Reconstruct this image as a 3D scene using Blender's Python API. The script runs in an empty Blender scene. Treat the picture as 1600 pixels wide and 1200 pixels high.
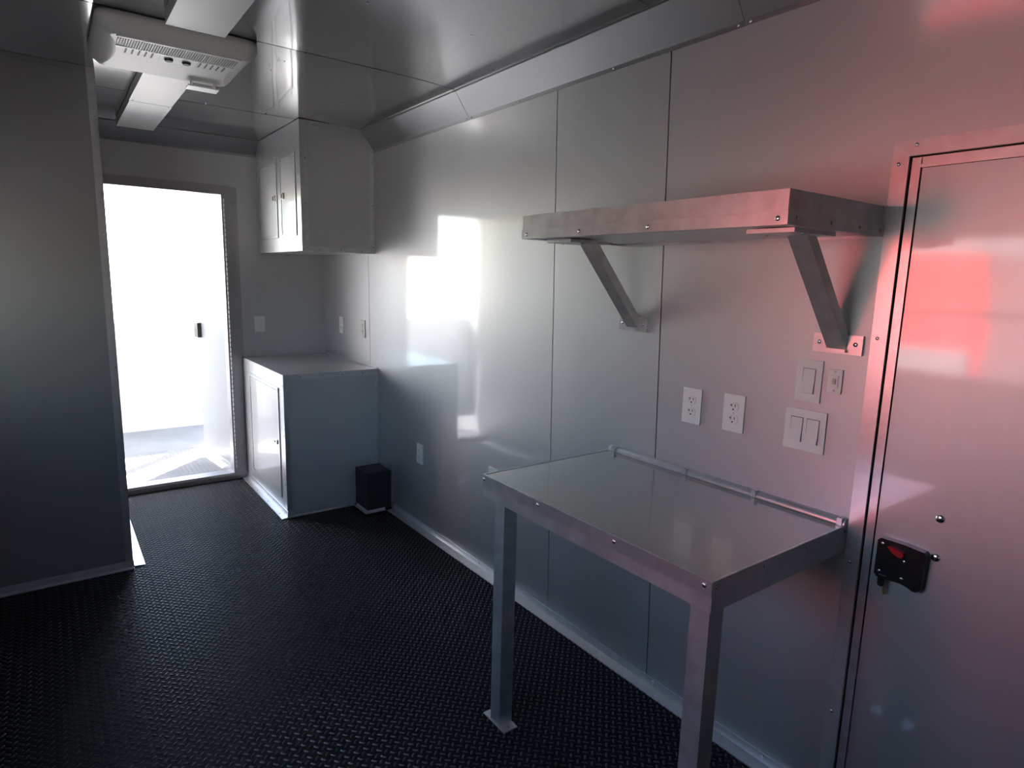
import bpy, bmesh, math, random
from mathutils import Vector, Matrix
random.seed(7)
SC = bpy.context.scene
COL = SC.collection

# ------------------------------------------------------------------ camera
YAW, PITCH, ROLL, CAM_H, F_PX = 0.6381, -0.1670, 0.0259, 1.4557, 980.7
fw = Vector((math.sin(YAW)*math.cos(PITCH), math.cos(YAW)*math.cos(PITCH), math.sin(PITCH)))
rt = Vector((math.cos(YAW), -math.sin(YAW), 0)); up = rt.cross(fw)
r2 = rt*math.cos(ROLL)+up*math.sin(ROLL); u2 = up*math.cos(ROLL)-rt*math.sin(ROLL)
cam_data = bpy.data.cameras.new('camera'); cam = bpy.data.objects.new('camera', cam_data); COL.objects.link(cam)
cam.matrix_world = Matrix(((r2.x, u2.x, -fw.x, 0), (r2.y, u2.y, -fw.y, 0), (r2.z, u2.z, -fw.z, CAM_H), (0, 0, 0, 1)))
cam_data.sensor_width = 36; cam_data.lens = 36*F_PX/1600; cam_data.clip_start = .02; cam_data.clip_end = 500
SC.camera = cam

# ------------------------------------------------------------------ sky, sun, exposure
SUN_DIR = Vector((.56, .56, .61)).normalized()      # towards the sun
SUN_STRENGTH = 80.0
SKY_STRENGTH = 1.25
world = bpy.data.worlds.new('sky'); SC.world = world; world.use_nodes = True
wn = world.node_tree.nodes; wl = world.node_tree.links
sky = wn.new('ShaderNodeTexSky'); sky.sky_type = 'NISHITA'; sky.sun_disc = False
sky.sun_elevation = math.asin(SUN_DIR.z); sky.sun_rotation = math.atan2(SUN_DIR.x, SUN_DIR.y)
wl.new(sky.outputs[0], wn['Background'].inputs[0]); wn['Background'].inputs[1].default_value = SKY_STRENGTH
sun_data = bpy.data.lights.new('sun', 'SUN'); sun_data.energy = SUN_STRENGTH; sun_data.angle = math.radians(.53); sun_data.color = (1, .98, .96)
sun = bpy.data.objects.new('sun', sun_data); COL.objects.link(sun)
sun.rotation_euler = SUN_DIR.to_track_quat('Z', 'Y').to_euler(); sun.location = (4, 12, 10)
vs = SC.view_settings; vs.view_transform = 'Standard'; vs.look = 'None'; vs.gamma = 1; vs.use_curve_mapping = False
vs.exposure = 0.44
cy = SC.cycles
cy.max_bounces = 10; cy.diffuse_bounces = 6; cy.glossy_bounces = 6; cy.sample_clamp_indirect = 12; cy.caustics_reflective = True

# ------------------------------------------------------------------ dimensions (metres)
R, F, H = 1.665, 4.614, 2.3095          # right wall, far wall, ceiling
XW = -0.77                               # left wall
YR = -2.20                               # wall behind the camera
XB, YB = 0.2437, 3.4268                  # closet corner
YE = 6.50                                # open end of the rear room

# ------------------------------------------------------------------ materials
MATS = {}
def mat(name, color, rough=.5, metal=0., coat=0., coat_rough=.1, spec=.5, coat_ior=1.5, bump=None, tint=None, streak=None):
    m = bpy.data.materials.new(name); m.use_nodes = True; nt = m.node_tree; N = nt.nodes; Lk = nt.links
    b = N['Principled BSDF']
    b.inputs['Base Color'].default_value = (*color, 1); b.inputs['Roughness'].default_value = rough
    b.inputs['Metallic'].default_value = metal; b.inputs['Coat Weight'].default_value = coat
    b.inputs['Coat Roughness'].default_value = coat_rough; b.inputs['Coat IOR'].default_value = coat_ior; b.inputs['Specular IOR Level'].default_value = spec
    tc = N.new('ShaderNodeTexCoord')
    if tint:            # (scale xyz, amount): fine wear / grain in colour
        mp = N.new('ShaderNodeMapping'); mp.inputs['Scale'].default_value = tint[0]; Lk.new(tc.outputs['Object'], mp.inputs[0])
        nz = N.new('ShaderNodeTexNoise'); nz.inputs['Scale'].default_value = 1; nz.inputs['Detail'].default_value = 6; Lk.new(mp.outputs[0], nz.inputs[0])
        rp = N.new('ShaderNodeValToRGB'); a = tint[1]
        rp.color_ramp.elements[0].position = .3; rp.color_ramp.elements[1].position = .7
        rp.color_ramp.elements[0].color = (*[c*(1-a) for c in color], 1); rp.color_ramp.elements[1].color = (*[min(1, c*(1+a)) for c in color], 1)
        Lk.new(nz.outputs[0], rp.inputs[0]); Lk.new(rp.outputs[0], b.inputs['Base Color'])
    if streak:          # (scale xyz, lo, hi): brushed variation of roughness
        mp2 = N.new('ShaderNodeMapping'); mp2.inputs['Scale'].default_value = streak[0]; Lk.new(tc.outputs['Object'], mp2.inputs[0])
        n2 = N.new('ShaderNodeTexNoise'); n2.inputs['Scale'].default_value = 1; n2.inputs['Detail'].default_value = 4; Lk.new(mp2.outputs[0], n2.inputs[0])
        mr = N.new('ShaderNodeMapRange'); mr.inputs[3].default_value = streak[1]; mr.inputs[4].default_value = streak[2]
        Lk.new(n2.outputs[0], mr.inputs[0]); Lk.new(mr.outputs[0], b.inputs['Roughness'])
    if bump:            # (scale, strength, distance)
        n3 = N.new('ShaderNodeTexNoise'); n3.inputs['Scale'].default_value = bump[0]; n3.inputs['Detail'].default_value = 3; Lk.new(tc.outputs['Object'], n3.inputs[0])
        bp = N.new('ShaderNodeBump'); bp.inputs['Strength'].default_value = bump[1]; bp.inputs['Distance'].default_value = bump[2]
        Lk.new(n3.outputs[0], bp.inputs['Height']); Lk.new(bp.outputs[0], b.inputs['Normal'])
    MATS[name] = m
    return m
mat('wall_sheet', (.57, .57, .58), .48, .86, 1., .07, coat_ior=1.6, tint=((1.5, 1.5, .6), .03), streak=((30, 30, .7), .46, .53), bump=(1.1, .5, .004))
mat('cabinet_sheet', (.60, .595, .595), .45, .52, .8, .10, coat_ior=1.6, tint=((1.5, 1.5, .6), .03), bump=(1.5, .4, .003))
mat('cove_sheet_dimmed', (.33, .335, .345), .42, .9, .35, .15, bump=(2.2, .5, .004))  # same sheet as the wall, colour darkened to hold down light on the cove
mat('leaf_sheet', (.27, .28, .30), .5, .1, .3, .2)
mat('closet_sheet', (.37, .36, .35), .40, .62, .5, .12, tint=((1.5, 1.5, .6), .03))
mat('ceiling_sheet', (.38, .385, .39), .14, .75, .6, .05, bump=(1.2, .4, .004))
mat('aluminium', (.66, .66, .67), .34, .8, tint=((25, 25, 25), .10), streak=((60, 6, 6), .24, .42))
mat('aluminium_bright', (.72, .72, .73), .32, .75, tint=((30, 30, 30), .06))
mat('mill_tube', (.60, .605, .61), .38, .75, tint=((18, 18, 18), .14), streak=((8, 40, 8), .30, .48))
mat('table_sheet', (.52, .50, .475), .24, .75, .6, .04, tint=((3, 3, 3), .03))
mat('steel_screw', (.75, .75, .76), .18, 1.)
mat('tread_rubber', (.028, .028, .029), .29, 0., spec=.5)
mat('rubber_floor', (.013, .0135, .015), .62, 0., spec=.08, bump=(60, .15, .0006), tint=((2.2, 2.2, 2.2), .25))
mat('channel_sheet', (.42, .415, .405), .48, .55)
mat('deck_plate', (.26, .26, .265), .5, .1, tint=((3, 3, 3), .15))
mat('gap_black', (.012, .012, .013), .7)
mat('white_plastic', (.84, .83, .80), .35, 0., .3, .2)
mat('shell_plastic', (.60, .575, .535), .45)
mat('ivory_plastic', (.80, .78, .75), .45, 0.)
mat('grille_plastic', (.50, .48, .45), .5)
mat('slot_dark', (.02, .02, .022), .6)
mat('black_plastic', (.012, .012, .013), .28, 0., .4, .1)
mat('black_paint', (.014, .014, .015), .55)
mat('red_plastic', (.45, .012, .02), .35)
mat('brass', (.55, .40, .18), .35, 1.)
mat('porch_wall', (.75, .75, .76), .6)
mat('white_wall', (.80, .80, .79), .6)
mat('jamb_metal', (.40, .39, .40), .38, .85)
mat('white_sheet', (.33, .33, .335), .5, .0, .5, .2)
mat('concrete', (.36, .34, .31), .9, tint=((.6, .6, .6), .15))
mat('red_paint', (.74, .03, .025), .35, 0., 1., .1)
mat('van_trim', (.22, .215, .215), .5)
mat('sky_screen_wall', (.16, .155, .15), .8, tint=((1.5, 1.5, 1.5), .1))  # for the added wall that screens the low sky
mat('tyre', (.02, .02, .02), .8)
mat('window_alu', (.75, .75, .75), .4, .6)
mat('dark_glass', (.03, .035, .04), .05, 0., 1., .03)

# ------------------------------------------------------------------ builders
ORG = {}                                   # world origin of every parentable object
def empty(name, loc, label=None, cat=None, group=None, kind=None):
    o = bpy.data.objects.new(name, None); COL.objects.link(o); o.location = loc; o.empty_display_size = .1
    ORG[o.name] = Vector(loc); tag(o, label, cat, group, kind)
    return o
def tag(o, label=None, cat=None, group=None, kind=None):
    if label: o['label'] = label
    if cat: o['category'] = cat
    if group: o['group'] = group
    if kind: o['kind'] = kind
    return o
def finish(name, bm, m, parent=None, smooth=False, bevel=0, label=None, kind=None, center=True):
    if bevel:
        bmesh.ops.bevel(bm, geom=[e for e in bm.edges if e.calc_face_angle(0) > .5], offset=bevel, segments=2, affect='EDGES', profile=.6)
    bmesh.ops.recalc_face_normals(bm, faces=bm.faces)
    vsx = [v.co for v in bm.verts]
    c = Vector([(min(v[i] for v in vsx)+max(v[i] for v in vsx))/2 for i in range(3)]) if center else Vector((0, 0, 0))
    for v in bm.verts: v.co -= c
    me = bpy.data.meshes.new(name); bm.to_mesh(me); bm.free()
    if smooth:
        for p in me.polygons: p.use_smooth = True
    me.materials.append(MATS[m])
    o = bpy.data.objects.new(name, me); COL.objects.link(o)
    ORG[o.name] = c
    if parent: o.parent = parent; o.location = c-ORG[parent.name]
    else: o.location = c
    if label: o['label'] = label
    if kind: o['kind'] = kind
    return o
def bx(bm, x0, x1, y0, y1, z0, z1):
    v = [bm.verts.new((x, y, z)) for x in (x0, x1) for y in (y0, y1) for z in (z0, z1)]
    for f in ((0, 1, 3, 2), (4, 6, 7, 5), (0, 4, 5, 1), (2, 3, 7, 6), (0, 2, 6, 4), (1, 5, 7, 3)): bm.faces.new([v[i] for i in f])
    return bm
def box(name, x0, x1, y0, y1, z0, z1, m, parent=None, bevel=.001, **k):
    return finish(name, bx(bmesh.new(), x0, x1, y0, y1, z0, z1), m, parent, bevel=bevel, **k)
def boxes(name, lst, m, parent=None, bevel=0, **k):
    bm = bmesh.new()
    for b in lst: bx(bm, *b)
    return finish(name, bm, m, parent, bevel=bevel, **k)
def prism(bm, poly, axis, a0, a1):
    """extrude a 2-D polygon along an axis; poly holds the two other coordinates in xyz order"""
    def P(p, a):
        return {'x': (a, p[0], p[1]), 'y': (p[0], a, p[1]), 'z': (p[0], p[1], a)}[axis]
    A = [bm.verts.new(P(p, a0)) for p in poly]; B = [bm.verts.new(P(p, a1)) for p in poly]
    n = len(poly); bm.faces.new(A); bm.faces.new(B[::-1])
    for i in range(n): bm.faces.new((A[i], A[(i+1) % n], B[(i+1) % n], B[i]))
    return bm
def pr(name, poly, axis, a0, a1, m, parent=None, bevel=.0, **k):
    return finish(name, prism(bmesh.new(), poly, axis, a0, a1), m, parent, bevel=bevel, **k)
def angle_y(y0, y1, x, z, dx, dz, t=.002):            # L-shaped angle profile along y: corner (x,z), legs dx, dz
    sx = math.copysign(t, dx); sz = math.copysign(t, dz)
    return [(x, z), (x+dx, z), (x+dx, z+sz), (x+sx, z+sz), (x+sx, z+dz), (x, z+dz)]
def frame_ring(bm, u0, u1, v0, v1, w, plane, a0, a1):
    """rectangular picture-frame ring of strip width w; plane 'x': u=y v=z"""
    for (p0, p1, q0, q1) in ((u0, u1, v0, v0+w), (u0, u1, v1-w, v1), (u0, u0+w, v0+w, v1-w), (u1-w, u1, v0+w, v1-w)):
        if plane == 'x': bx(bm, a0, a1, p0, p1, q0, q1)
        elif plane == 'y': bx(bm, p0, p1, a0, a1, q0, q1)
    return bm
def cyl(bm, c, axis, r, h, n=16, r1=None):
    r1 = r if r1 is None else r1
    c = Vector(c); a = Vector(axis).normalized(); u = a.orthogonal().normalized(); w = a.cross(u)
    A = []; B = []
    for i in range(n):
        t = 2*math.pi*i/n; d = u*math.cos(t)+w*math.sin(t)
        A.append(bm.verts.new(c+d*r)); B.append(bm.verts.new(c+a*h+d*r1))
    bm.faces.new(A[::-1]); bm.faces.new(B)
    for i in range(n): bm.faces.new((A[i], A[(i+1) % n], B[(i+1) % n], B[i]))
    return bm
# one shared low dome for every rivet and screw head
def dome_mesh(name, r, h, m, n=10):
    bm = bmesh.new(); rings = []
    for (k, z) in ((1, 0), (.92, h*.55), (.6, h*.9)):
        rings.append([bm.verts.new((r*k*math.cos(2*math.pi*i/n), r*k*math.sin(2*math.pi*i/n), z)) for i in range(n)])
    top = bm.verts.new((0, 0, h))
    for a, b in ((0, 1), (1, 2)):
        for i in range(n): bm.faces.new((rings[a][i], rings[a][(i+1) % n], rings[b][(i+1) % n], rings[b][i]))
    for i in range(n): bm.faces.new((rings[2][i], rings[2][(i+1) % n], top))
    bm.faces.new(rings[0][::-1])
    me = bpy.data.meshes.new(name); bm.to_mesh(me); bm.free(); me.materials.append(MATS[m])
    for p in me.polygons: p.use_smooth = True
    return me
RIVET = dome_mesh('rivet', .0048, .0026, 'steel_screw'); SCREW = dome_mesh('screw', .0060, .0032, 'steel_screw'); STUD = dome_mesh('stud', .0105, .006, 'steel_screw', 16)
PLATE_SCREW = dome_mesh('plate_screw', .0030, .001, 'ivory_plastic')
def rivet(parent, loc, axis, me=None, name='rivet'):
    me = me or RIVET
    o = bpy.data.objects.new(name, me); COL.objects.link(o); o.parent = parent
    o.location = Vector(loc)-ORG[parent.name]; o.rotation_euler = Vector(axis).to_track_quat('Z', 'Y').to_euler()
    return o
NX, PX, NY, PY, NZ, PZ = (-1, 0, 0), (1, 0, 0), (0, -1, 0), (0, 1, 0), (0, 0, -1), (0, 0, 1)

# ================================================================== THE SETTING
# ground outside
bm = bmesh.new(); bx(bm, -60, 60, -60, 70, -.75, -.65)
tag(finish('ground', bm, 'concrete'), 'sunlit grey concrete yard outside the trailer', 'ground', kind='structure')

# ---- floor with raised tread bars
floor = box('floor', XW-.06, R+.06, YR-.06, F+.05, -.06, 0, 'rubber_floor', bevel=0)
tag(floor, 'black rubber tread floor with raised diagonal bars', 'floor', kind='structure')
def bar_geo(a, L=.0215, W=.0070, h=.0024):
    c, s = math.cos(a), math.sin(a); out = []
    for (u, v, z) in ((-L/2, 0, 0), (-L*.28, -W/2, 0), (L*.28, -W/2, 0), (L/2, 0, 0), (L*.28, W/2, 0), (-L*.28, W/2, 0),
                      (-L*.24, -W*.16, h), (L*.24, -W*.16, h), (L*.24, W*.16, h), (-L*.24, W*.16, h)):
        out.append((c*u-s*v, s*u+c*v, z))
    return out
BAR_F = [(0, 1, 6), (0, 6, 9), (0, 9, 5), (1, 2, 7, 6), (2, 3, 7), (3, 8, 7), (3, 4, 8), (4, 5, 9, 8), (6, 7, 8, 9)]
bars = []; deck = []
P = .0308
def proj(X):
    d = Vector(X)-Vector((0, 0, CAM_H)); z = d.dot(fw)
    return (800+F_PX*d.dot(r2)/z, 600-F_PX*d.dot(u2)/z, z) if z > .1 else (-1, -1, 99)
for fam in (0, 1):
    for i in range(-26, 56):
        for j in range(15, 185):
            x = i*P+(P/2 if fam else 0); y = j*P+(P/2 if fam else 0)
            if x < XW+.02 or x > R-.045 or y > 5.65: continue
            if y > YB-.03 and (x < XB+.06 and y < F+.08): continue
            if y > F-.05 and y < F+.09: continue
            if y > 3.64 and y < F and x > 1.02: continue
            if y > 3.43 and y < 3.66 and x > 1.46: continue
            (bars if y < F else deck).append((x, y, fam))
def near_key(b):
    px, py, d = proj((b[0], b[1], 0))
    ok = 4 < px < 1040 and py < 1195 and not (740 < px < 815 and py < 1150)
    return d if ok else 90+d
bars.sort(key=near_key)
bar_me = []
for fam in (0, 1):
    me = bpy.data.meshes.new('tread_bar'); me.from_pydata(bar_geo(math.pi/4 if fam == 0 else -math.pi/4), [], BAR_F); me.materials.append(MATS['tread_rubber']); bar_me.append(me)
for (x, y, fam) in bars[:300]:
    o = bpy.data.objects.new('tread_bar', bar_me[fam]); COL.objects.link(o); o.parent = floor; o.location = Vector((x, y, 0))-ORG[floor.name]
V, Fc = [], []
g0, g1 = bar_geo(math.pi/4), bar_geo(-math.pi/4)
for (x, y, fam) in bars[300:]:
    n = len(V); V += [(p[0]+x, p[1]+y, p[2]) for p in (g0 if fam == 0 else g1)]; Fc += [[k+n for k in f] for f in BAR_F]
me = bpy.data.meshes.new('tread_bars'); me.from_pydata(V, [], Fc); me.materials.append(MATS['tread_rubber'])
tb = bpy.data.objects.new('tread_relief', me); COL.objects.link(tb); tb.parent = floor; tb.location = -ORG[floor.name]; tb['kind'] = 'stuff'
porch = box('floor_porch', XW-.06, R+.06, F+.0505, YE, -.06, 0, 'deck_plate', bevel=0)
tag(porch, 'sunlit pale tread floor beyond the far doorway', 'floor', kind='structure')
V, Fc = [], []
for (x, y, fam) in deck:
    n = len(V); V += [(p[0]+x, p[1]+y, p[2]) for p in (g0 if fam == 0 else g1)]; Fc += [[k+n for k in f] for f in BAR_F]
me = bpy.data.meshes.new('deck_bars'); me.from_pydata(V, [], Fc); me.materials.append(MATS['deck_plate'])
tb = bpy.data.objects.new('tread_relief', me); COL.objects.link(tb); tb.parent = porch; tb.location = -ORG[porch.name]; tb['kind'] = 'stuff'

# ---- right wall: dark backing with an opening for the entry door, sheets on it
DY0, DY1, DZ = -.09, .694, 1.762            # entry door opening
wall_right = boxes('wall_right', [(R+.004, R+.06, DY1, 5.60, 0, H), (R+.004, R+.06, YE-.08, YE, 0, H), (R+.004, R+.06, YR, DY0, 0, H), (R+.004, R+.06, DY0, DY1, DZ, H)], 'gap_black')
tag(wall_right, 'right wall of brushed silver metal sheets with thin dark vertical seams', 'wall', kind='structure')
def sheet_x(poly, name='wall_panel', parent=None, m='wall_sheet', x0=R, x1=R+.004):
    return pr(name, poly, 'x', x0, x1, m, parent, bevel=0)
g = .0022
zb, zt = 0, H
s3b, s3t = 3.772, 3.827      # seam lines lean a little, (bottom, top)
s1b, s1t = 1.940, 2.000
s2b, s2t = 1.371, 1.443
sheet_x([(F, zb), (F, zt), (s3t+g, zt), (s3b+g, zb)], parent=wall_right)
sheet_x([(s3b-g, zb), (s3t-g, zt), (s1t+g, zt), (s1b+g, zb)], parent=wall_right)
sheet_x([(s1b-g, zb), (s1t-g, zt), (s2t+g, zt), (s2b+g, zb)], parent=wall_right)
sheet_x([(s2b-g, zb), (s2t-g, zt), (.20, zt), (.20, DZ), (DY1, DZ), (DY1, zb)], parent=wall_right)
sheet_x([(.197, DZ), (.197, zt), (YR, zt), (YR, zb), (DY0, zb), (DY0, DZ)], parent=wall_right)
sheet_x([(F+.06, zb), (F+.06, zt), (5.60, zt), (5.60, zb)], parent=wall_right)

# ---- left wall with an open service window near the camera
WY0, WY1, WZ0, WZ1 = .56, 1.74, .97, 1.74  # opening widened towards the back to add fill on camera-facing faces
wall_left = boxes('wall_left', [(XW-.06, XW, WY1, YE, 0, H), (XW-.06, XW, YR, WY0, 0, H), (XW-.06, XW, WY0, WY1, 0, WZ0), (XW-.06, XW, WY0, WY1, WZ1, H)], 'wall_sheet')
tag(wall_left, 'left wall of silver metal sheet with the service window opening', 'wall', kind='structure')
win = empty('window_1', (XW, (WY0+WY1)/2, WZ0), 'open service window in the left wall facing the yard', 'window', kind='structure')
bm = bmesh.new(); frame_ring(bm, WY0-.03, WY1+.03, WZ0-.03, WZ1+.03, .035, 'x', XW-.07, XW+.012); finish('window_frame', bm, 'window_alu', win, bevel=.001)
box('window_bar', XW-.045, XW-.02, WY0+.0055, WY1-.0055, 1.305, 1.335, 'window_alu', win)
# ---- wall behind the camera
tag(boxes('wall_back', [(XW-.06, R+.06, YR-.06, YR, 0, H)], 'white_wall', bevel=0), 'plain white wall behind the viewer', 'wall', kind='structure')

# ---- far wall with the bright doorway
FX0, FX1, FZ = .235, .994, 1.963
wall_far = boxes('wall_far', [(FX1, R, F, F+.06, 0, H), (XW, FX0, F, F+.06, 0, H), (FX0, FX1, F, F+.06, FZ, H)], 'wall_sheet')
tag(wall_far, 'dim grey metal end wall around the bright doorway', 'wall', kind='structure')

# ---- ceiling: slightly buckled metal sheets
ceiling = box('ceiling', XW-.06, R+.06, YR-.06, YE, H+.012, H+.10, 'gap_black', bevel=0)
tag(ceiling, 'dark glossy metal sheet ceiling with buckled reflections', 'ceiling', kind='structure')
def buckled(x0, x1, y0, y1, nx, ny, seed):
    rnd = random.Random(seed); w = [(rnd.uniform(2, 9), rnd.uniform(2, 8), rnd.uniform(0, 6.28), rnd.uniform(.4, 1.)) for _ in range(6)]
    bm = bmesh.new(); gd = []
    for i in range(nx+1):
        row = []
        for j in range(ny+1):
            x = x0+(x1-x0)*i/nx; y = y0+(y1-y0)*j/ny
            e = min(1, min(y-y0, y1-y)/.10, (x-x0)/.1+.001, (x1-x)/.1+.001)
            d = sum(a*math.sin(p*x+q*y+t) for p, q, t, a in w)*.0007
            sag = .012*max(0., min(1., (x-1.25)/.339))**2; e = min(e, max(0., (1.55-x)/.2))
            row.append(bm.verts.new((x, y, H-sag+max(-.004, min(.010, d*e)))))
        gd.append(row)
    for i in range(nx):
        for j in range(ny): bm.faces.new((gd[i][j], gd[i+1][j], gd[i+1][j+1], gd[i][j+1]))
    return bm
for k, (y0, y1) in enumerate(((YR, .40), (.402, 1.459), (1.462, 2.625), (2.632, 3.755), (3.762, F))):
    o = finish('ceiling_panel', buckled(XW, R, y0, y1, 60, 28, 11+k), 'ceiling_sheet', ceiling, smooth=True)
    for f in o.data.polygons: pass
finish('ceiling_panel', buckled(XW, R, F+.06, YE, 20, 20, 40), 'white_sheet', ceiling, smooth=True)
for (x, y) in ((1.30, 2.05), (.90, 2.04), (.90, 2.64), (1.305, 2.645), (.854, 2.94), (.864, 2.785), (1.29, 3.26), (.957, 2.64), (1.05, 3.74), (.75, 3.74)):
    rivet(ceiling, (x, y, H-.001), NZ, name='screw')

# ---- sloped cove trim, right wall and far wall
XC, ZC = 1.589, 2.194
cove = empty('trim_1', (R, 2, ZC), 'long sloped silver cove strip between right wall and ceiling', 'trim', kind='structure')
prof = [(R, ZC-.014), (R, ZC+.004), (XC+.004, H-.0115), (XC-.014, H-.0115), (XC-.014, H-.0150), (XC-.001, H-.0150), (R-.003, ZC), (R-.003, ZC-.014)]
for (y0, y1) in ((YR, 1.1755), (1.1775, 2.6345), (2.6370, 3.708)):
    pr('cove_panel', prof, 'y', y0, y1, 'cove_sheet_dimmed', cove)
for y in (3.45, 3.05, 2.65, 2.61, 2.24, 1.693, 1.194, 1.155, .6):
    rivet(cove, (R-.003, y, ZC-.007), NX)
for y in (3.3, 2.66, 2.38, 1.72, 1.2):
    rivet(cove, (XC-.008, y, H-.0150), NZ)
cove2 = empty('trim_2', (.7, F, 2.22), 'dark sloped cove strip above the far doorway', 'trim', kind='structure')
prof2 = [(F, 2.212), (F, 2.23), (F-.074, H-.001), (F-.088, H-.001), (F-.088, H-.004), (F-.076, H-.004), (F-.003, 2.226), (F-.003, 2.212)]
pr('cove_panel', prof2, 'x', XB, 1.2155, 'cove_sheet_dimmed', cove2)
for x in (.42, .56, .95): rivet(cove2, (x, F-.003, 2.219), NY)

# ---- baseboards (aluminium angle)
base = empty('baseboard_right', (R, 2, 0), 'silver angle strip along the foot of the right wall', 'baseboard', kind='structure')
pr('angle_strip', [(R, 0), (R, .038), (R-.003, .038), (R-.006, .010), (R-.046, .004), (R-.046, 0)], 'y', .735, 3.46, 'aluminium_bright', base)
for y in (3.1, 2.48, 1.877, 1.337, .9): rivet(base, (R-.004, y, .029), NX)
base2 = empty('baseboard_back', (R, 0, 0), 'silver angle strip beyond the entry door behind the viewer', 'baseboard', kind='structure')
pr('angle_strip', [(R, 0), (R, .038), (R-.003, .038), (R-.006, .010), (R-.046, .004), (R-.046, 0)], 'y', YR, -.14, 'aluminium_bright', base2)

# ---- closet (partition box) on the left
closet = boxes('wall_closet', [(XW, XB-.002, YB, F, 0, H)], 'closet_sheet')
tag(closet, 'tall grey metal closet wall at the left with pale edge strips', 'wall', kind='structure')
box('corner_strip', XB-.030, XB, YB-.003, YB-.0005, .03, H-.002, 'aluminium', closet, bevel=.0006)
box('corner_strip', XB-.0015, XB+.0015, YB-.003, YB+.03, .03, H-.002, 'aluminium', closet, bevel=.0006)
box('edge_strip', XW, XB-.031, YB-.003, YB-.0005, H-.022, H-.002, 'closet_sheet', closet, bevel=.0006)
pr('base_angle', [(YB, 0), (YB, .038), (YB-.003, .038), (YB-.006, .008), (YB-.022, .004), (YB-.022, 0)], 'x', XW, XB+.004, 'aluminium_bright', closet)
pr('base_angle', [(XB, 0), (XB, .038), (XB+.003, .038), (XB+.005, .008), (XB+.052, .004), (XB+.052, 0)], 'y', YB+.0, F-.03, 'aluminium_bright', closet)
for z in (.4, 1.0, 1.6, 1.78, 2.1): rivet(closet, (XB-.008, YB-.003, z), NY)
for z in (2.285, 2.25): rivet(closet, (XB+.0015, YB+.018, z), PX)

# ---- far doorway: frame, sill, open leaf
door2 = empty('door_2', (.6, F, 0), 'bright open doorway in the far wall with its leaf swung outward', 'door', kind='structure')
def jamb(u0, u1, z0, z1, d0, d1, nm): return box(nm, u0, u1, F-d1, F-d0, z0, z1, 'jamb_metal', door2, bevel=.0008)
jamb(FX1+.044, FX1+.087, 0, 2.005, .0005, .006, 'frame_flange')
jamb(FX1, FX1+.044, 0, 1.998, .0005, .014, 'door_jamb')
jamb(FX0-.05, FX1+.044, FZ+.035, 2.012, .0005, .006, 'frame_flange')
jamb(FX0-.05, FX1, FZ, FZ+.0345, .0005, .014, 'door_jamb')
jamb(FX0-.045, FX0, 0, FZ, .0005, .014, 'door_jamb')
box('jamb_lining', FX1-.012, FX1, F-.012, F+.09, .0, FZ, 'jamb_metal', door2)
box('jamb_lining', FX0, FX1-.0125, F-.012, F+.09, FZ-.012, FZ, 'jamb_metal', door2)
box('jamb_lining', FX0, FX0+.012, F-.012, F+.09, .0, FZ-.0125, 'jamb_metal', door2)
pr('door_sill', [(F-.022, 0), (F-.022, .030), (F-.012, .044), (F+.09, .044), (F+.10, 0)], 'x', FX0-.04, FX1+.085, 'jamb_metal', door2)
for z in (.25, .95, 1.5, 1.9): rivet(door2, (FX1+.066, F-.006, z), NY)
for x in (.35, .9): rivet(door2, (x, F-.006, 1.999), NY)
# leaf, hinged at the right jamb
lx0, ly0, lx1, ly1 = .992, F+.10, .925, 5.33
d = Vector((lx1-lx0, ly1-ly0, 0)).normalized(); nrm = Vector((d.y, -d.x, 0))
def leafbox(bm, s0, s1, t0, t1, z0, z1):
    q = [Vector((lx0, ly0, 0))+d*s+nrm*t for s, t in ((s0, t0), (s1, t0), (s1, t1), (s0, t1))]
    return prism(bm, [(p.x, p.y) for p in q], 'z', z0, z1)
LL = (Vector((lx1, ly1, 0))-Vector((lx0, ly0, 0))).length
leaf = finish('door_leaf', leafbox(bmesh.new(), 0, LL, 0, .04, .05, 1.94), 'leaf_sheet', door2, bevel=.001)
finish('kick_strip', leafbox(bmesh.new(), 0, LL, -.004, -.0003, .05, .085), 'aluminium_bright', leaf)
bm = bmesh.new(); leafbox(bm, LL-.085, LL-.005, -.028, -.0005, .95, 1.06); finish('latch', bm, 'black_plastic', leaf, bevel=.004)
bm = bmesh.new()
for k in range(58): cyl(bm, (FX1+.003, F-.0165, .08+k*.032), PZ, .0045, .022, 8)
finish('hinge', bm, 'aluminium_bright', door2)

# ---- entry door in the right wall
door1 = empty('door_1', (R, .3, 0), 'silver metal entry door in the right wall with aluminium frame', 'door', kind='structure')
ft = .006
prf = [(DY1, 0), (.731, 0), (.731, 1.798), (DY1, 1.762)]
pr('frame_strip', prf, 'x', R-ft, R-.0004, 'aluminium_bright', door1, bevel=.0006)
pr('frame_strip', [(DY1, 1.7622), (.731, 1.7982), (DY0-.037, 1.7982), (DY0, 1.7622)], 'x', R-ft, R-.0004, 'aluminium_bright', door1, bevel=.0006)
pr('frame_strip', [(DY0, 0), (DY0-.037, 0), (DY0-.037, 1.798), (DY0, 1.762)], 'x', R-ft, R-.0004, 'aluminium_bright', door1, bevel=.0006)
boxes('gap_lining', [(R+.012, R+.05, DY1-.008, DY1, 0, DZ), (R+.012, R+.05, DY0, DY0+.008, 0, DZ), (R+.012, R+.05, DY0, DY1, DZ-.008, DZ)], 'gap_black', door1)
boxes('door_stop', [(R+.002, R+.012, .669, DY1-.004, 0, DZ-.004), (R-.002, R+.002, .669, .676, 0, DZ-.006)], 'aluminium', door1, bevel=.0005)
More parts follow.
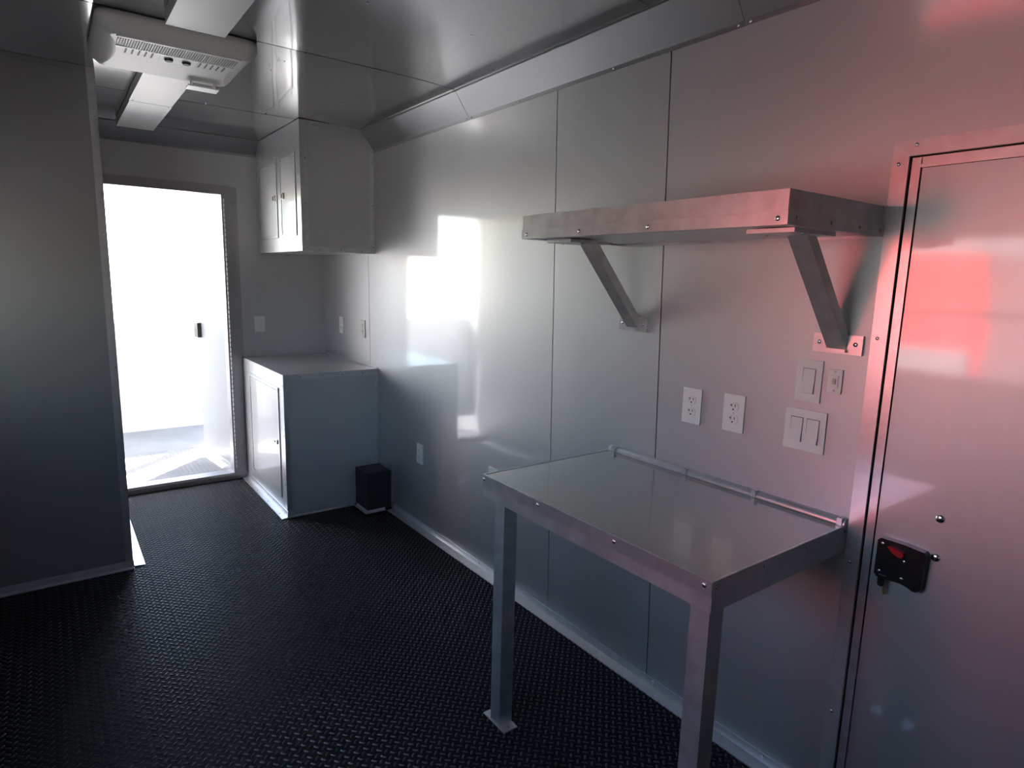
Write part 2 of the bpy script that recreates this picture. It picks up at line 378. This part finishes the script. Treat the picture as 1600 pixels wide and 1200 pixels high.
boxes('door_stop', [(R+.002, R+.012, DY0+.004, .6685, DZ-.026, DZ-.004), (R-.002, R+.002, DY0+.004, .669, DZ-.028, DZ-.021)], 'aluminium_bright', door1, bevel=.0005)
slab = box('door_slab', R+.003, R+.045, DY0+.006, .6665, .012, 1.733, 'wall_sheet', door1, bevel=.001)
boxes('shadow_gap', [(R+.02, R+.05, DY0, .70, 0, DZ)], 'gap_black', door1)
for (y, z) in ((.681, 1.786), (.40, 1.786), (.1, 1.786)): rivet(door1, (R-ft, y, z), NX)
for z in (1.746, 1.331, .739, .3): rivet(door1, (R-ft, .716, z), NX)
latch = pr('latch', [(.650, .829), (.643, .836), (.587, .836), (.545, .832), (.540, .826), (.541, .787), (.543, .736), (.552, .727), (.561, .727), (.571, .732), (.587, .735), (.622, .733), (.643, .733), (.650, .740)],
           'x', R-.020, R+.0028, 'black_plastic', door1, bevel=.002, label='black plastic door latch with red lever')
pr('red_lever', [(.622, .822), (.614, .825), (.586, .818), (.584, .811), (.590, .804), (.596, .804), (.612, .811)], 'x', R-.031, R-.0202, 'red_plastic', latch, bevel=.002)
pr('lock_barrel', [(.638, .742), (.620, .742), (.622, .716), (.630, .712), (.637, .716)], 'x', R-.026, R-.004, 'black_plastic', latch, bevel=.002)
pr('key', [(.629, .716), (.623, .716), (.618, .694), (.621, .690), (.626, .694)], 'x', R-.017, R-.014, 'brass', latch)
for (y, z) in ((.637, .823), (.585, .794), (.638, .750), (.586, .749)): rivet(latch, (R-.0198, y, z), NX, RIVET, 'screw')
for (y, z) in ((.530, .919), (.528, .822)): rivet(door1, (R+.003, y, z), NX, STUD, 'bolt_head')

# ---- rear room beyond the doorway
tag(boxes('wall_rear_room', [(R-.012, R-.001, F+.062, 5.60, 0, H), (XW+.001, XW+.012, F+.062, YE, 0, H)], 'white_sheet'),
    'white lined side walls of the sunlit porch beyond the doorway', 'wall', kind='structure')

tag(boxes('wall_porch_end', [(XW, R+.06, YE-.05, YE-.005, 0, .95), (XW, R+.06, YE-.065, YE+.01, .951, .985)], 'porch_wall', bevel=.002),
    'low white end wall of the sunlit porch', 'wall', kind='structure')

# ================================================================== THINGS
# ---- lower cabinet in the far corner
XL, YL, ZL = 1.0707, 3.676, .8657
cab = empty('floor_cabinet', ((XL+R)/2, (YL+F)/2, 0), 'grey metal floor cabinet in the far corner with sunlit side door', 'cabinet')
E_ = .0008
box('body', XL+.003, R-E_, YL+.003, F-.0155, .001, ZL-.003, 'cabinet_sheet', cab, bevel=0)
box('top_sheet', XL+.001, R-.001, YL+.001, F-.0155, ZL-.0028, ZL, 'cabinet_sheet', cab, bevel=.0008)
pr('rim_angle', [(YL, ZL+.0015), (YL+.012, ZL+.0015), (YL+.012, ZL+.0002), (YL+.0028, ZL+.0002), (YL+.0028, ZL-.030), (YL, ZL-.030)], 'x', XL, R-E_, 'aluminium', cab)
box('edge_strip', R-.022, R-E_, YL, YL+.0028, .04, ZL-.031, 'aluminium', cab, bevel=.0005)
box('edge_strip', XL, XL+.026, YL, YL+.0028, .04, ZL-.031, 'aluminium', cab, bevel=.0005)
boxes('side_frame', [(XL, XL+.0028, YL+.003, YL+.085, .04, ZL), (XL, XL+.0028, 4.43, F-.0155, .04, ZL), (XL, XL+.0028, YL+.0855, 4.4295, .785, ZL), (XL, XL+.0028, YL+.0855, 4.4295, .04, .092)], 'aluminium_bright', cab, bevel=.0006)
bm = bmesh.new(); frame_ring(bm, 3.770, 4.424, .098, .778, .016, 'x', XL-.006, XL+.002); finish('door_frame', bm, 'aluminium_bright', cab, bevel=.0008)
cd = box('door', XL-.003, XL+.0025, 3.790, 4.404, .118, .758, 'cabinet_sheet', cab, bevel=.001)
h = box('handle', XL-.012, XL-.0032, 3.806, 3.850, .425, .452, 'aluminium_bright', cd, bevel=.002)
box('catch', XL-.016, XL-.0122, 3.838, 3.862, .432, .440, 'black_plastic', cd, bevel=.001)
for (y, z) in ((3.80, .73), (4.394, .73), (3.80, .14), (4.394, .14), (3.80, .70)): rivet(cd, (XL-.003, y, z), NX)
for z in (.20, .50, .80): rivet(cab, (XL, YL+.02, z), NX)
for x in (1.17, 1.30, 1.43, 1.56): rivet(cab, (x, YL, ZL-.018), NY)
pr('base_angle', [(XL, 0), (XL, .040), (XL-.003, .040), (XL-.008, .008), (XL-.040, .004), (XL-.040, 0)], 'y', YL-.022, F-.025, 'aluminium_bright', cab)
pr('base_angle', [(YL, 0), (YL, .040), (YL-.003, .040), (YL-.005, .008), (YL-.020, .004), (YL-.020, 0)], 'x', XL+.0005, 1.486, 'aluminium', cab)
for y in (3.75, 4.0, 4.25, 4.5): rivet(cab, (XL-.026, y, .0065), PZ); rivet(cab, (XL-.004, y+.08, .03), NX)
pr('wall_angle', [(R-.014, ZL+.0002), (R-E_, ZL+.0002), (R-E_, ZL+.012), (R-.003, ZL+.012), (R-.003, ZL+.002), (R-.014, ZL+.002)], 'y', YL+.012, F-.001, 'aluminium', cab)

# ---- upper cabinet
XU, YU, ZU = 1.2163, 3.709, 1.5815
cu = empty('wall_cabinet', ((XU+R)/2, (YU+F)/2, ZU), 'grey metal wall cabinet hung under the ceiling with two narrow sunlit doors', 'cabinet')
box('body', XU+.003, R-E_, YU+.003, F-E_, ZU+.001, H-.004, 'cabinet_sheet', cu, bevel=0)
boxes('edge_strip', [(XU, XU+.043, YU, YU+.0028, ZU, H-.004)], 'aluminium', cu, bevel=.0006)
pr('edge_strip', [(XU+.0435, H-.004), (XC, H-.004), (XC+.01, H-.032), (XU+.0435, H-.032)], 'y', YU, YU+.0028, 'aluminium', cu)
boxes('edge_strip', [(R-.030, R-E_, YU, YU+.0028, ZU+.027, ZC-.016)], 'aluminium', cu, bevel=.0006)
boxes('edge_strip', [(XU+.0435, R-E_, YU, YU+.0028, ZU, ZU+.0265)], 'aluminium', cu, bevel=.0006)
boxes('side_frame', [(XU, XU+.0028, YU+.003, 3.785, ZU, H-.004), (XU, XU+.0028, 3.7855, F-E_, 2.15, H-.004), (XU, XU+.0028, 3.7855, F-E_, ZU, 1.665), (XU, XU+.0028, 4.083, 4.152, 1.6655, 2.1495), (XU, XU+.0028, 4.54, F-E_, 1.6655, 2.1495)], 'aluminium_bright', cu, bevel=.0006)
for (y0, y1, ly) in ((3.795, 4.075, 4.03), (4.160, 4.532, 4.21)):
    bm = bmesh.new(); frame_ring(bm, y0-.006, y1+.006, 1.670, 2.148, .014, 'x', XU-.006, XU+.002); finish('door_frame', bm, 'aluminium_bright', cu, bevel=.0008)
    dd = box('door', XU-.003, XU+.0025, y0+.010, y1-.010, 1.686, 2.132, 'cabinet_sheet', cu, bevel=.001)
    box('latch', XU-.012, XU-.0032, ly-.02, ly+.02, 1.895, 1.93, 'aluminium_bright', dd, bevel=.002)
    box('latch_tongue', XU-.015, XU-.0122, ly-.006, ly+.006, 1.900, 1.925, 'black_plastic', dd, bevel=.001)
    for (y, z) in ((y0+.018, 2.12), (y1-.018, 2.12), (y0+.018, 1.70), (y1-.018, 1.70)): rivet(dd, (XU-.003, y, z), NX)
    for y in (y0+.02, y1-.02): rivet(cu, (XU, y, 2.165), NX)
for z in (1.60, 1.85, 2.1): rivet(cu, (XU+.03, YU, z), NY); rivet(cu, (R-.012, YU, z+.02), NY)
for x in (1.32, 1.45, 1.58): rivet(cu, (x, YU, ZU+.014), NY)

# ---- black box in the corner on the floor
bb = empty('corner_box', (1.575, 3.57, 0), 'small matt black metal box on the floor beside the floor cabinet', 'box')
bx0, by0, bz1 = 1.502, 3.492, .247
box('body', bx0, R-.004, by0, YL-.001, .004, bz1, 'black_paint', bb, bevel=.002)
pr('base_flange', [(bx0, 0), (bx0, .014), (bx0-.003, .014), (bx0-.005, .004), (bx0-.022, .003), (bx0-.022, 0)], 'y', by0-.022, YL-.022, 'aluminium', bb)
pr('base_flange', [(by0-.001, 0), (by0-.001, .014), (by0-.004, .014), (by0-.005, .004), (by0-.022, .003), (by0-.022, 0)], 'x', bx0-.0215, R-.048, 'aluminium', bb)
box('wall_flange', R-.0035, R-.0006, by0-.026, by0-.0005, .04, bz1+.030, 'aluminium', bb, bevel=.0006)
box('wall_flange', R-.0035, R-.0006, by0, YL-.001, bz1+.0005, bz1+.030, 'aluminium', bb, bevel=.0006)

# ---- work table
XT, YT1, YT2, ZT, ZTB = 1.0839, 1.6066, .7355, .8336, .762
wt = empty('work_table', ((XT+R)/2, (YT1+YT2)/2, 0), 'silver metal work table fixed to the right wall on two square legs', 'table')
box('table_top', XT+.003, R-.0012, YT2+.003, YT1-.003, ZT-.004, ZT-.0005, 'table_sheet', wt, bevel=.0006)
box('apron', XT+.002, XT+.028, YT2+.002, YT1-.002, ZTB, ZT-.0045, 'mill_tube', wt, bevel=.0015)
box('apron', XT+.0285, R-.001, YT2+.002, YT2+.028, ZTB, ZT-.0045, 'mill_tube', wt, bevel=.0015)
box('apron', XT+.0285, R-.001, YT1-.028, YT1-.002, ZTB, ZT-.0045, 'mill_tube', wt, bevel=.0015)
box('apron', R-.028, R-.001, YT2+.0285, YT1-.0285, ZTB, ZT-.0045, 'mill_tube', wt, bevel=.0015)
bm = bmesh.new(); bx(bm, XT-.001, XT+.0018, YT2-.001, YT1+.001, ZT-.034, ZT+.001); bx(bm, XT+.0018, XT+.005, YT2-.001, YT1+.001, ZT-.0005, ZT+.001); finish('edge_angle', bm, 'aluminium', wt)
bm = bmesh.new(); bx(bm, XT+.002, R-.001, YT2-.001, YT2+.0018, ZT-.072, ZT+.001); bx(bm, XT+.005, R-.001, YT2+.0018, YT2+.005, ZT-.0005, ZT+.001); finish('edge_angle', bm, 'aluminium', wt)
bm = bmesh.new(); bx(bm, XT+.002, R-.001, YT1-.0018, YT1+.001, ZT-.034, ZT+.001); bx(bm, XT+.005, R-.001, YT1-.005, YT1-.0018, ZT-.0005, ZT+.001); finish('edge_angle', bm, 'aluminium', wt)
# rounded rail along the wall
arc = [(R-.001, ZT), (R-.022, ZT)]+[(R-.001-.019*math.cos(a*math.pi/2/6)-.0, ZT+.003+.015*math.sin(a*math.pi/2/6)) for a in range(7)]
rail = pr('wall_rail', arc, 'y', YT2, YT1, 'aluminium_bright', wt)
for y in (1.578, 1.254, 1.001, .748):
    box('clip', R-.024, R-.006, y-.007, y+.007, ZT+.0005, ZT+.020, 'aluminium_bright', rail, bevel=.002)
    rivet(rail, (R-.018, y, ZT+.019), PZ)
for y in (1.596, 1.321, 1.02, .753): rivet(wt, (XT-.001, y, ZT-.0125), NX, SCREW, 'screw')
for x in (1.099, 1.278, 1.462, 1.648): rivet(wt, (x, YT2-.001, ZT-.013), NY)
for (y0, dirn) in ((1.489, 1), (.738, -1)):
    lg = box('leg', XT+.004, XT+.054, y0, y0+.050, .0045, ZTB-.0004, 'mill_tube', wt, bevel=.002)
    fp = box('foot_plate', XT+.000, XT+.054, y0-.034 if dirn > 0 else y0-.036, y0+.086, 0.0002, .0044, 'aluminium_bright', lg, bevel=.001)
    rivet(lg, (XT+.028, y0-.018, .0044), PZ); rivet(lg, (XT+.028, y0+.068, .0044), PZ)

# ---- wall shelf on two struts
XS, YH1, YH2, ZST, ZSB = 1.2374, 1.6323, .7357, 1.6511, 1.5792
sh = empty('wall_shelf', ((XS+R)/2, (YH1+YH2)/2, ZSB), 'aluminium wall shelf on two diagonal struts above the work table', 'shelf')
box('shelf_deck', XS+.003, R-.001, YH2+.003, YH1-.003, ZST-.005, ZST-.001, 'table_sheet', sh)
box('shelf_underside', XS+.003, R-.001, YH2+.003, YH1-.003, ZSB+.004, ZSB+.008, 'aluminium', sh)
def rail_box(nm, *a): return box(nm, *a, 'mill_tube', sh, bevel=.0012)
rail_box('front_rail', XS, XS+.0028, YH2, YH1, ZSB+.028, ZST)
rail_box('end_rail', XS+.003, R-.001, YH2, YH2+.0028, ZSB+.028, ZST)
rail_box('end_rail', XS+.003, R-.001, YH1-.0028, YH1, ZSB+.028, ZST)
bm = bmesh.new(); bx(bm, XS-.002, XS+.0025, YH2-.002, YH1+.002, ZSB, ZSB+.0276); bx(bm, XS+.0025, XS+.03, YH2, YH1, ZSB, ZSB+.0026); finish('bottom_angle', bm, 'mill_tube', sh)
bm = bmesh.new(); bx(bm, XS+.0028, R-.001, YH2-.002, YH2+.0025, ZSB, ZSB+.0276); bx(bm, XS+.03, R-.001, YH2+.0025, YH2+.028, ZSB, ZSB+.0026); finish('bottom_angle', bm, 'mill_tube', sh)
bm = bmesh.new(); bx(bm, XS+.0028, R-.001, YH1-.0025, YH1+.002, ZSB, ZSB+.0276); bx(bm, XS+.03, R-.001, YH1-.028, YH1-.0025, ZSB, ZSB+.0026); finish('bottom_angle', bm, 'mill_tube', sh)
box('wall_angle', R-.006, R-.001, YH2-.004, YH1+.004, ZSB-.003, ZST+.002, 'mill_tube', sh)
for y in (.756, 1.109, 1.364, 1.608): rivet(sh, (XS-.002, y, ZSB+.013), NX, SCREW, 'screw')
for x in (1.271, 1.412, 1.542, 1.645): rivet(sh, (x, YH2-.002, ZSB+.014), NY)
for yc in (.812, 1.530):
    w = .025
    top = Vector((1.415, 0, ZSB-.011)); bot = Vector((R-.013, 0, 1.298)); dv = (bot-top).normalized(); nv = Vector((-dv.z, 0, dv.x))  # nv points up towards the wall
    if nv.z < 0: nv = -nv
    th = .030
    p0, p1 = top, bot
    # section: lower face top->bot, cut level at the shelf and upright at the wall
    tz = ZSB-.0105; xw = R-.0095
    def on_top(p): k = (tz-p.z)/dv.z; return p+dv*k
    def on_wall(p): k = (xw-p.x)/dv.x; return p+dv*k
    q = [on_top(p0), on_wall(p0), on_wall(p0+nv*th), on_top(p0+nv*th)]
    st = pr('strut', [(v.x, v.z) for v in q], 'y', yc-w, yc+w, 'mill_tube', sh, bevel=.0012)
    box('wall_plate', R-.009, R-.0006, yc-.064, yc+.064, 1.283, 1.333, 'aluminium_bright', st, bevel=.001)
    box('top_plate', 1.300, 1.475, yc-.058, yc+.058, ZSB-.010, ZSB-.0005, 'mill_tube', st, bevel=.001)
    for s in (-1, 1):
        rivet(st, (R-.009, yc+s*.047, 1.31), NX, SCREW, 'screw'); rivet(st, (1.36, yc+s*.045, ZSB-.010), NZ, SCREW, 'screw')
    boxes('weld', [(xw-.010, xw, yc-w-.002, yc+w+.002, on_wall(p0).z-.006, on_wall(p0).z+.002)], 'aluminium_bright', st, bevel=.002)

# ---- electrical plates
def plate(name, y, z, wy, hz, label, cat, group=None, wall='x', t=.0055):
    o = empty(name, (R, y, z) if wall == 'x' else (y, F, z), label, cat, group)
    if wall == 'x': box('cover_plate', R-t, R-.0005, y-wy/2, y+wy/2, z-hz/2, z+hz/2, 'white_plastic', o, bevel=.0018)
    else: box('cover_plate', y-wy/2, y+wy/2, F-t, F-.0005, z-hz/2, z+hz/2, 'white_plastic', o, bevel=.0018)
    return o
def receptacles(o, y, z, t=.0055):
    for dz in (.0195, -.0195):
        n = 18; pts = []
        for i in range(n):
            a = 2*math.pi*i/n; pts.append((y+.0172*math.cos(a), z+dz+max(-.0138, min(.0138, .0172*math.sin(a)))))
        pr('receptacle', pts, 'x', R-t-.0022, R-t-.0001, 'ivory_plastic', o, bevel=0)
        xf = R-t-.0022; e = .0007
        rc = list(o.children)[-1]
        boxes('slot', [(xf-e, xf, y+.0052, y+.0072, z+dz+.0005, z+dz+.0085), (xf-e, xf, y+.0072, y+.0105, z+dz+.0035, z+dz+.0055)], 'slot_dark', rc)
        boxes('slot', [(xf-e, xf, y-.0075, y-.0055, z+dz+.0005, z+dz+.0085)], 'slot_dark', rc)
        bm = bmesh.new(); cyl(bm, (xf, y, z+dz-.0075), NX, .0026, e, 10); finish('slot', bm, 'slot_dark', rc)
    rivet(o, (R-t, y, z), NX, PLATE_SCREW, 'screw')
receptacles(plate('wall_outlet', 1.2575, 1.0625, .072, .115, 'white double outlet above the table, farther from the entry door', 'outlet', 'outlets on the right wall'), 1.2575, 1.0625)
receptacles(plate('wall_outlet', 1.1025, 1.0675, .072, .115, 'white double outlet above the table, nearer the light switches', 'outlet', 'outlets on the right wall'), 1.1025, 1.0675)
receptacles(plate('wall_outlet', 3.900, 1.1025, .072, .115, 'white outlet over the floor cabinet, close to the wall seam', 'outlet', 'outlets on the right wall'), 3.900, 1.1025)
receptacles(plate('wall_outlet', 4.272, 1.100, .072, .115, 'white outlet over the floor cabinet, close to the far corner', 'outlet', 'outlets on the right wall'), 4.272, 1.100)
receptacles(plate('wall_outlet', 3.112, .446, .072, .115, 'white outlet low on the wall near the black corner box', 'outlet', 'outlets on the right wall'), 3.112, .446)
receptacles(plate('wall_outlet', 2.375, .500, .072, .115, 'white outlet low on the wall peeking out behind the table corner', 'outlet', 'outlets on the right wall'), 2.375, .500)
def rocker(o, y, z, t=.0055):
    bm = bmesh.new(); frame_ring(bm, y-.0178, y+.0178, z-.0345, z+.0345, .0012, 'x', R-t-.0004, R-t+.001); finish('surround', bm, 'slot_dark', o, bevel=0)
    pr('rocker', [(R-t-.0002, z-.033), (R-t-.0065, z-.033), (R-t-.0022, z), (R-t-.0012, z+.033), (R-t-.0002, z+.033)], 'y', y-.0163, y+.0163, 'ivory_plastic', o, bevel=.0004)
o = plate('light_switch', .879, 1.200, .070, .115, 'white single rocker switch above the double switch', 'switch'); rocker(o, .879, 1.200)
o = plate('light_switch', .877, 1.062, .116, .115, 'white double rocker switch plate near the entry door', 'switch'); rocker(o, .877+.023, 1.062); rocker(o, .877-.023, 1.062)
o = plate('control_plate', .8095, 1.2085, .038, .064, 'small narrow white control plate beside the single switch', 'switch')
box('inner_frame', R-.0070, R-.0056, .8095-.010, .8095+.010, 1.2085-.016, 1.2085+.016, 'ivory_plastic', o, bevel=.0006)
box('button', R-.0100, R-.0071, .8095-.004, .8095+.004, 1.2085-.007, 1.2085+.007, 'grille_plastic', o, bevel=.001)
for dz in (-.025, .025): rivet(o, (R-.0055, .8095, 1.2085+dz), NX, PLATE_SCREW, 'screw')
o = plate('blank_plate', 1.197, 1.092, .070, .110, 'plain plate on the dim far wall right of the doorway', 'plate', wall='y')
box('centre_panel', 1.197-.016, 1.197+.016, F-.0068, F-.0056, 1.092-.032, 1.092+.032, 'ivory_plastic', o, bevel=.0005)

# ---- ceiling cable channels
ch = box('ceiling_channel', .392, .578, -2.0, 2.524, 2.262, H-.0045, 'channel_sheet', bevel=.0015)
tag(ch, 'wide flat aluminium channel on the ceiling in front of the air conditioner', 'channel', 'ceiling channels')
ch2 = empty('ceiling_channel', (.5, 3.8, 2.262), 'flat aluminium channel on the ceiling between air conditioner and doorway', 'channel', 'ceiling channels')
box('channel_section', .400, .586, 3.10, 3.732, 2.262, H-.0045, 'channel_sheet', ch2, bevel=.0015)
box('channel_section', .403, .589, 3.737, 4.43, 2.262, H-.0045, 'channel_sheet', ch2, bevel=.0015)
rivet(ch2, (.415, 3.715, 2.262), NZ); rivet(ch2, (.575, 3.75, 2.262), NZ)

# ---- ceiling air conditioner
ac = empty('air_conditioner', (.465, 2.87, H), 'white plastic air conditioner hanging from the ceiling over the aisle', 'air conditioner')
def ring(x0, x1, y0, y1, rad, z, bite=0., n=6):
    pts = []
    for (cx, cy_, a0) in ((x1-rad, y1-rad, 0), (x0+rad, y1-rad, 90), (x0+rad, y0+rad, 180), (x1-rad, y0+rad, 270)):
        for i in range(n+1):
            a = math.radians(a0+90*i/n); pts.append([cx+rad*math.cos(a), cy_+rad*math.sin(a)])
        # concave bite half way along the left and right sides
        if a0 in (90, 270):
            xs = x0 if a0 == 90 else x1; ya, yb = (y1-rad, y0+rad) if a0 == 90 else (y0+rad, y1-rad)
            for k in range(1, 8):
                t = k/8; pts.append([xs+(1 if a0 == 90 else -1)*bite*math.sin(math.pi*t)**.8, ya+(yb-ya)*t])
    return [(p[0], p[1], z) for p in pts]
rings = [ring(.205, .725, 2.625, 3.135, .05, H-.0045), ring(.205, .725, 2.625, 3.135, .05, H-.030), ring(.212, .718, 2.628, 3.130, .048, H-.045, .004),
         ring(.235, .696, 2.634, 3.105, .035, 2.243, .018), ring(.246, .686, 2.642, 3.080, .030, 2.2355, .030)]
bm = bmesh.new(); RV = [[bm.verts.new(p) for p in r] for r in rings]
for a in range(len(RV)-1):
    n = len(RV[a])
    for i in range(n): bm.faces.new((RV[a][i], RV[a][(i+1) % n], RV[a+1][(i+1) % n], RV[a+1][i]))
bm.faces.new(RV[0]); bm.faces.new(RV[-1][::-1])
shell = finish('shell', bm, 'shell_plastic', ac, smooth=False)
for p in shell.data.polygons: p.use_smooth = len(p.vertices) == 4
ZA = 2.2355
gr = []
boxes('grille', [(.268+k*.0080, .2722+k*.0080, 2.662+max(0, abs(k-24)-20)*.004, 2.762-max(0, abs(k-24)-20)*.006, ZA-.0035, ZA-.0002) for k in range(49)], 'grille_plastic', ac)
bm = bmesh.new()
for (p0, p1, q0, q1) in ((.262, .664, 2.654, 2.659), (.268, .660, 2.766, 2.771)): bx(bm, p0, p1, q0, q1, ZA-.004, ZA-.0002)
finish('grille_rim', bm, 'white_plastic', ac, bevel=.001)
for k in range(5):
    for x0 in (.300, .545):
        box('vent_slot', x0+k*.021, x0+k*.021+.006, 2.785, 2.848, ZA-.0006, ZA-.0001, 'slot_dark', ac, bevel=0)
box('control_panel', .412, .535, 2.782, 2.852, ZA-.0012, ZA-.0002, 'ivory_plastic', ac, bevel=.0004)
for x in (.442, .502):
    kn = finish('knob', cyl(bmesh.new(), (x, 2.816, ZA-.0014), NZ, .016, .008, 18, .013), 'black_paint', ac, bevel=.001)
box('louver', .545, .665, 3.045, 3.115, 2.212, 2.2165, 'white_plastic', ac, bevel=.001)
boxes('louver_arm', [(.558, .564, 3.055, 3.075, 2.2167, 2.2353), (.646, .652, 3.055, 3.075, 2.2167, 2.2353)], 'white_plastic', ac)

# ---- added unseen wall, hides the bright low sky from the service window
yw = boxes('sky_screen_wall', [(-9.3, -9.0, -14, 16, -.65, 2.5), (-9.36, -8.94, -14, 16, 2.5, 2.65)], 'sky_screen_wall')
tag(yw, 'added dark grey wall screening the low sky from the service window', 'wall', kind='structure')
# ---- red van parked in the yard outside the service window
van = empty('van', (-3.5, 4.2, -.65), 'red van parked outside the service window', 'van')
vp = [(1.80, -.30), (1.76, 1.2), (1.84, 1.74), (5.3, 1.78), (6.1, .95), (6.9, .75), (7.0, -.30)]
body = pr('body', vp, 'x', -4.45, -2.60, 'red_paint', van, bevel=.03)
box('side_cladding', -2.605, -2.575, 1.85, 6.9, -.29, .97, 'van_trim', body, bevel=.008)
box('window_glass', -2.604, -2.585, 4.4, 5.3, 1.02, 1.60, 'dark_glass', body, bevel=.004)
for (x, y) in ((-2.80, 2.8), (-2.80, 6.1), (-4.45, 2.8), (-4.45, 6.1)):
    finish('wheel', cyl(bmesh.new(), (x, y, -.30), PX, .345, .205, 28), 'tyre', van, bevel=.02)
box('bumper', -4.4, -2.65, 1.66, 1.75, -.32, -.12, 'black_plastic', van, bevel=.01)
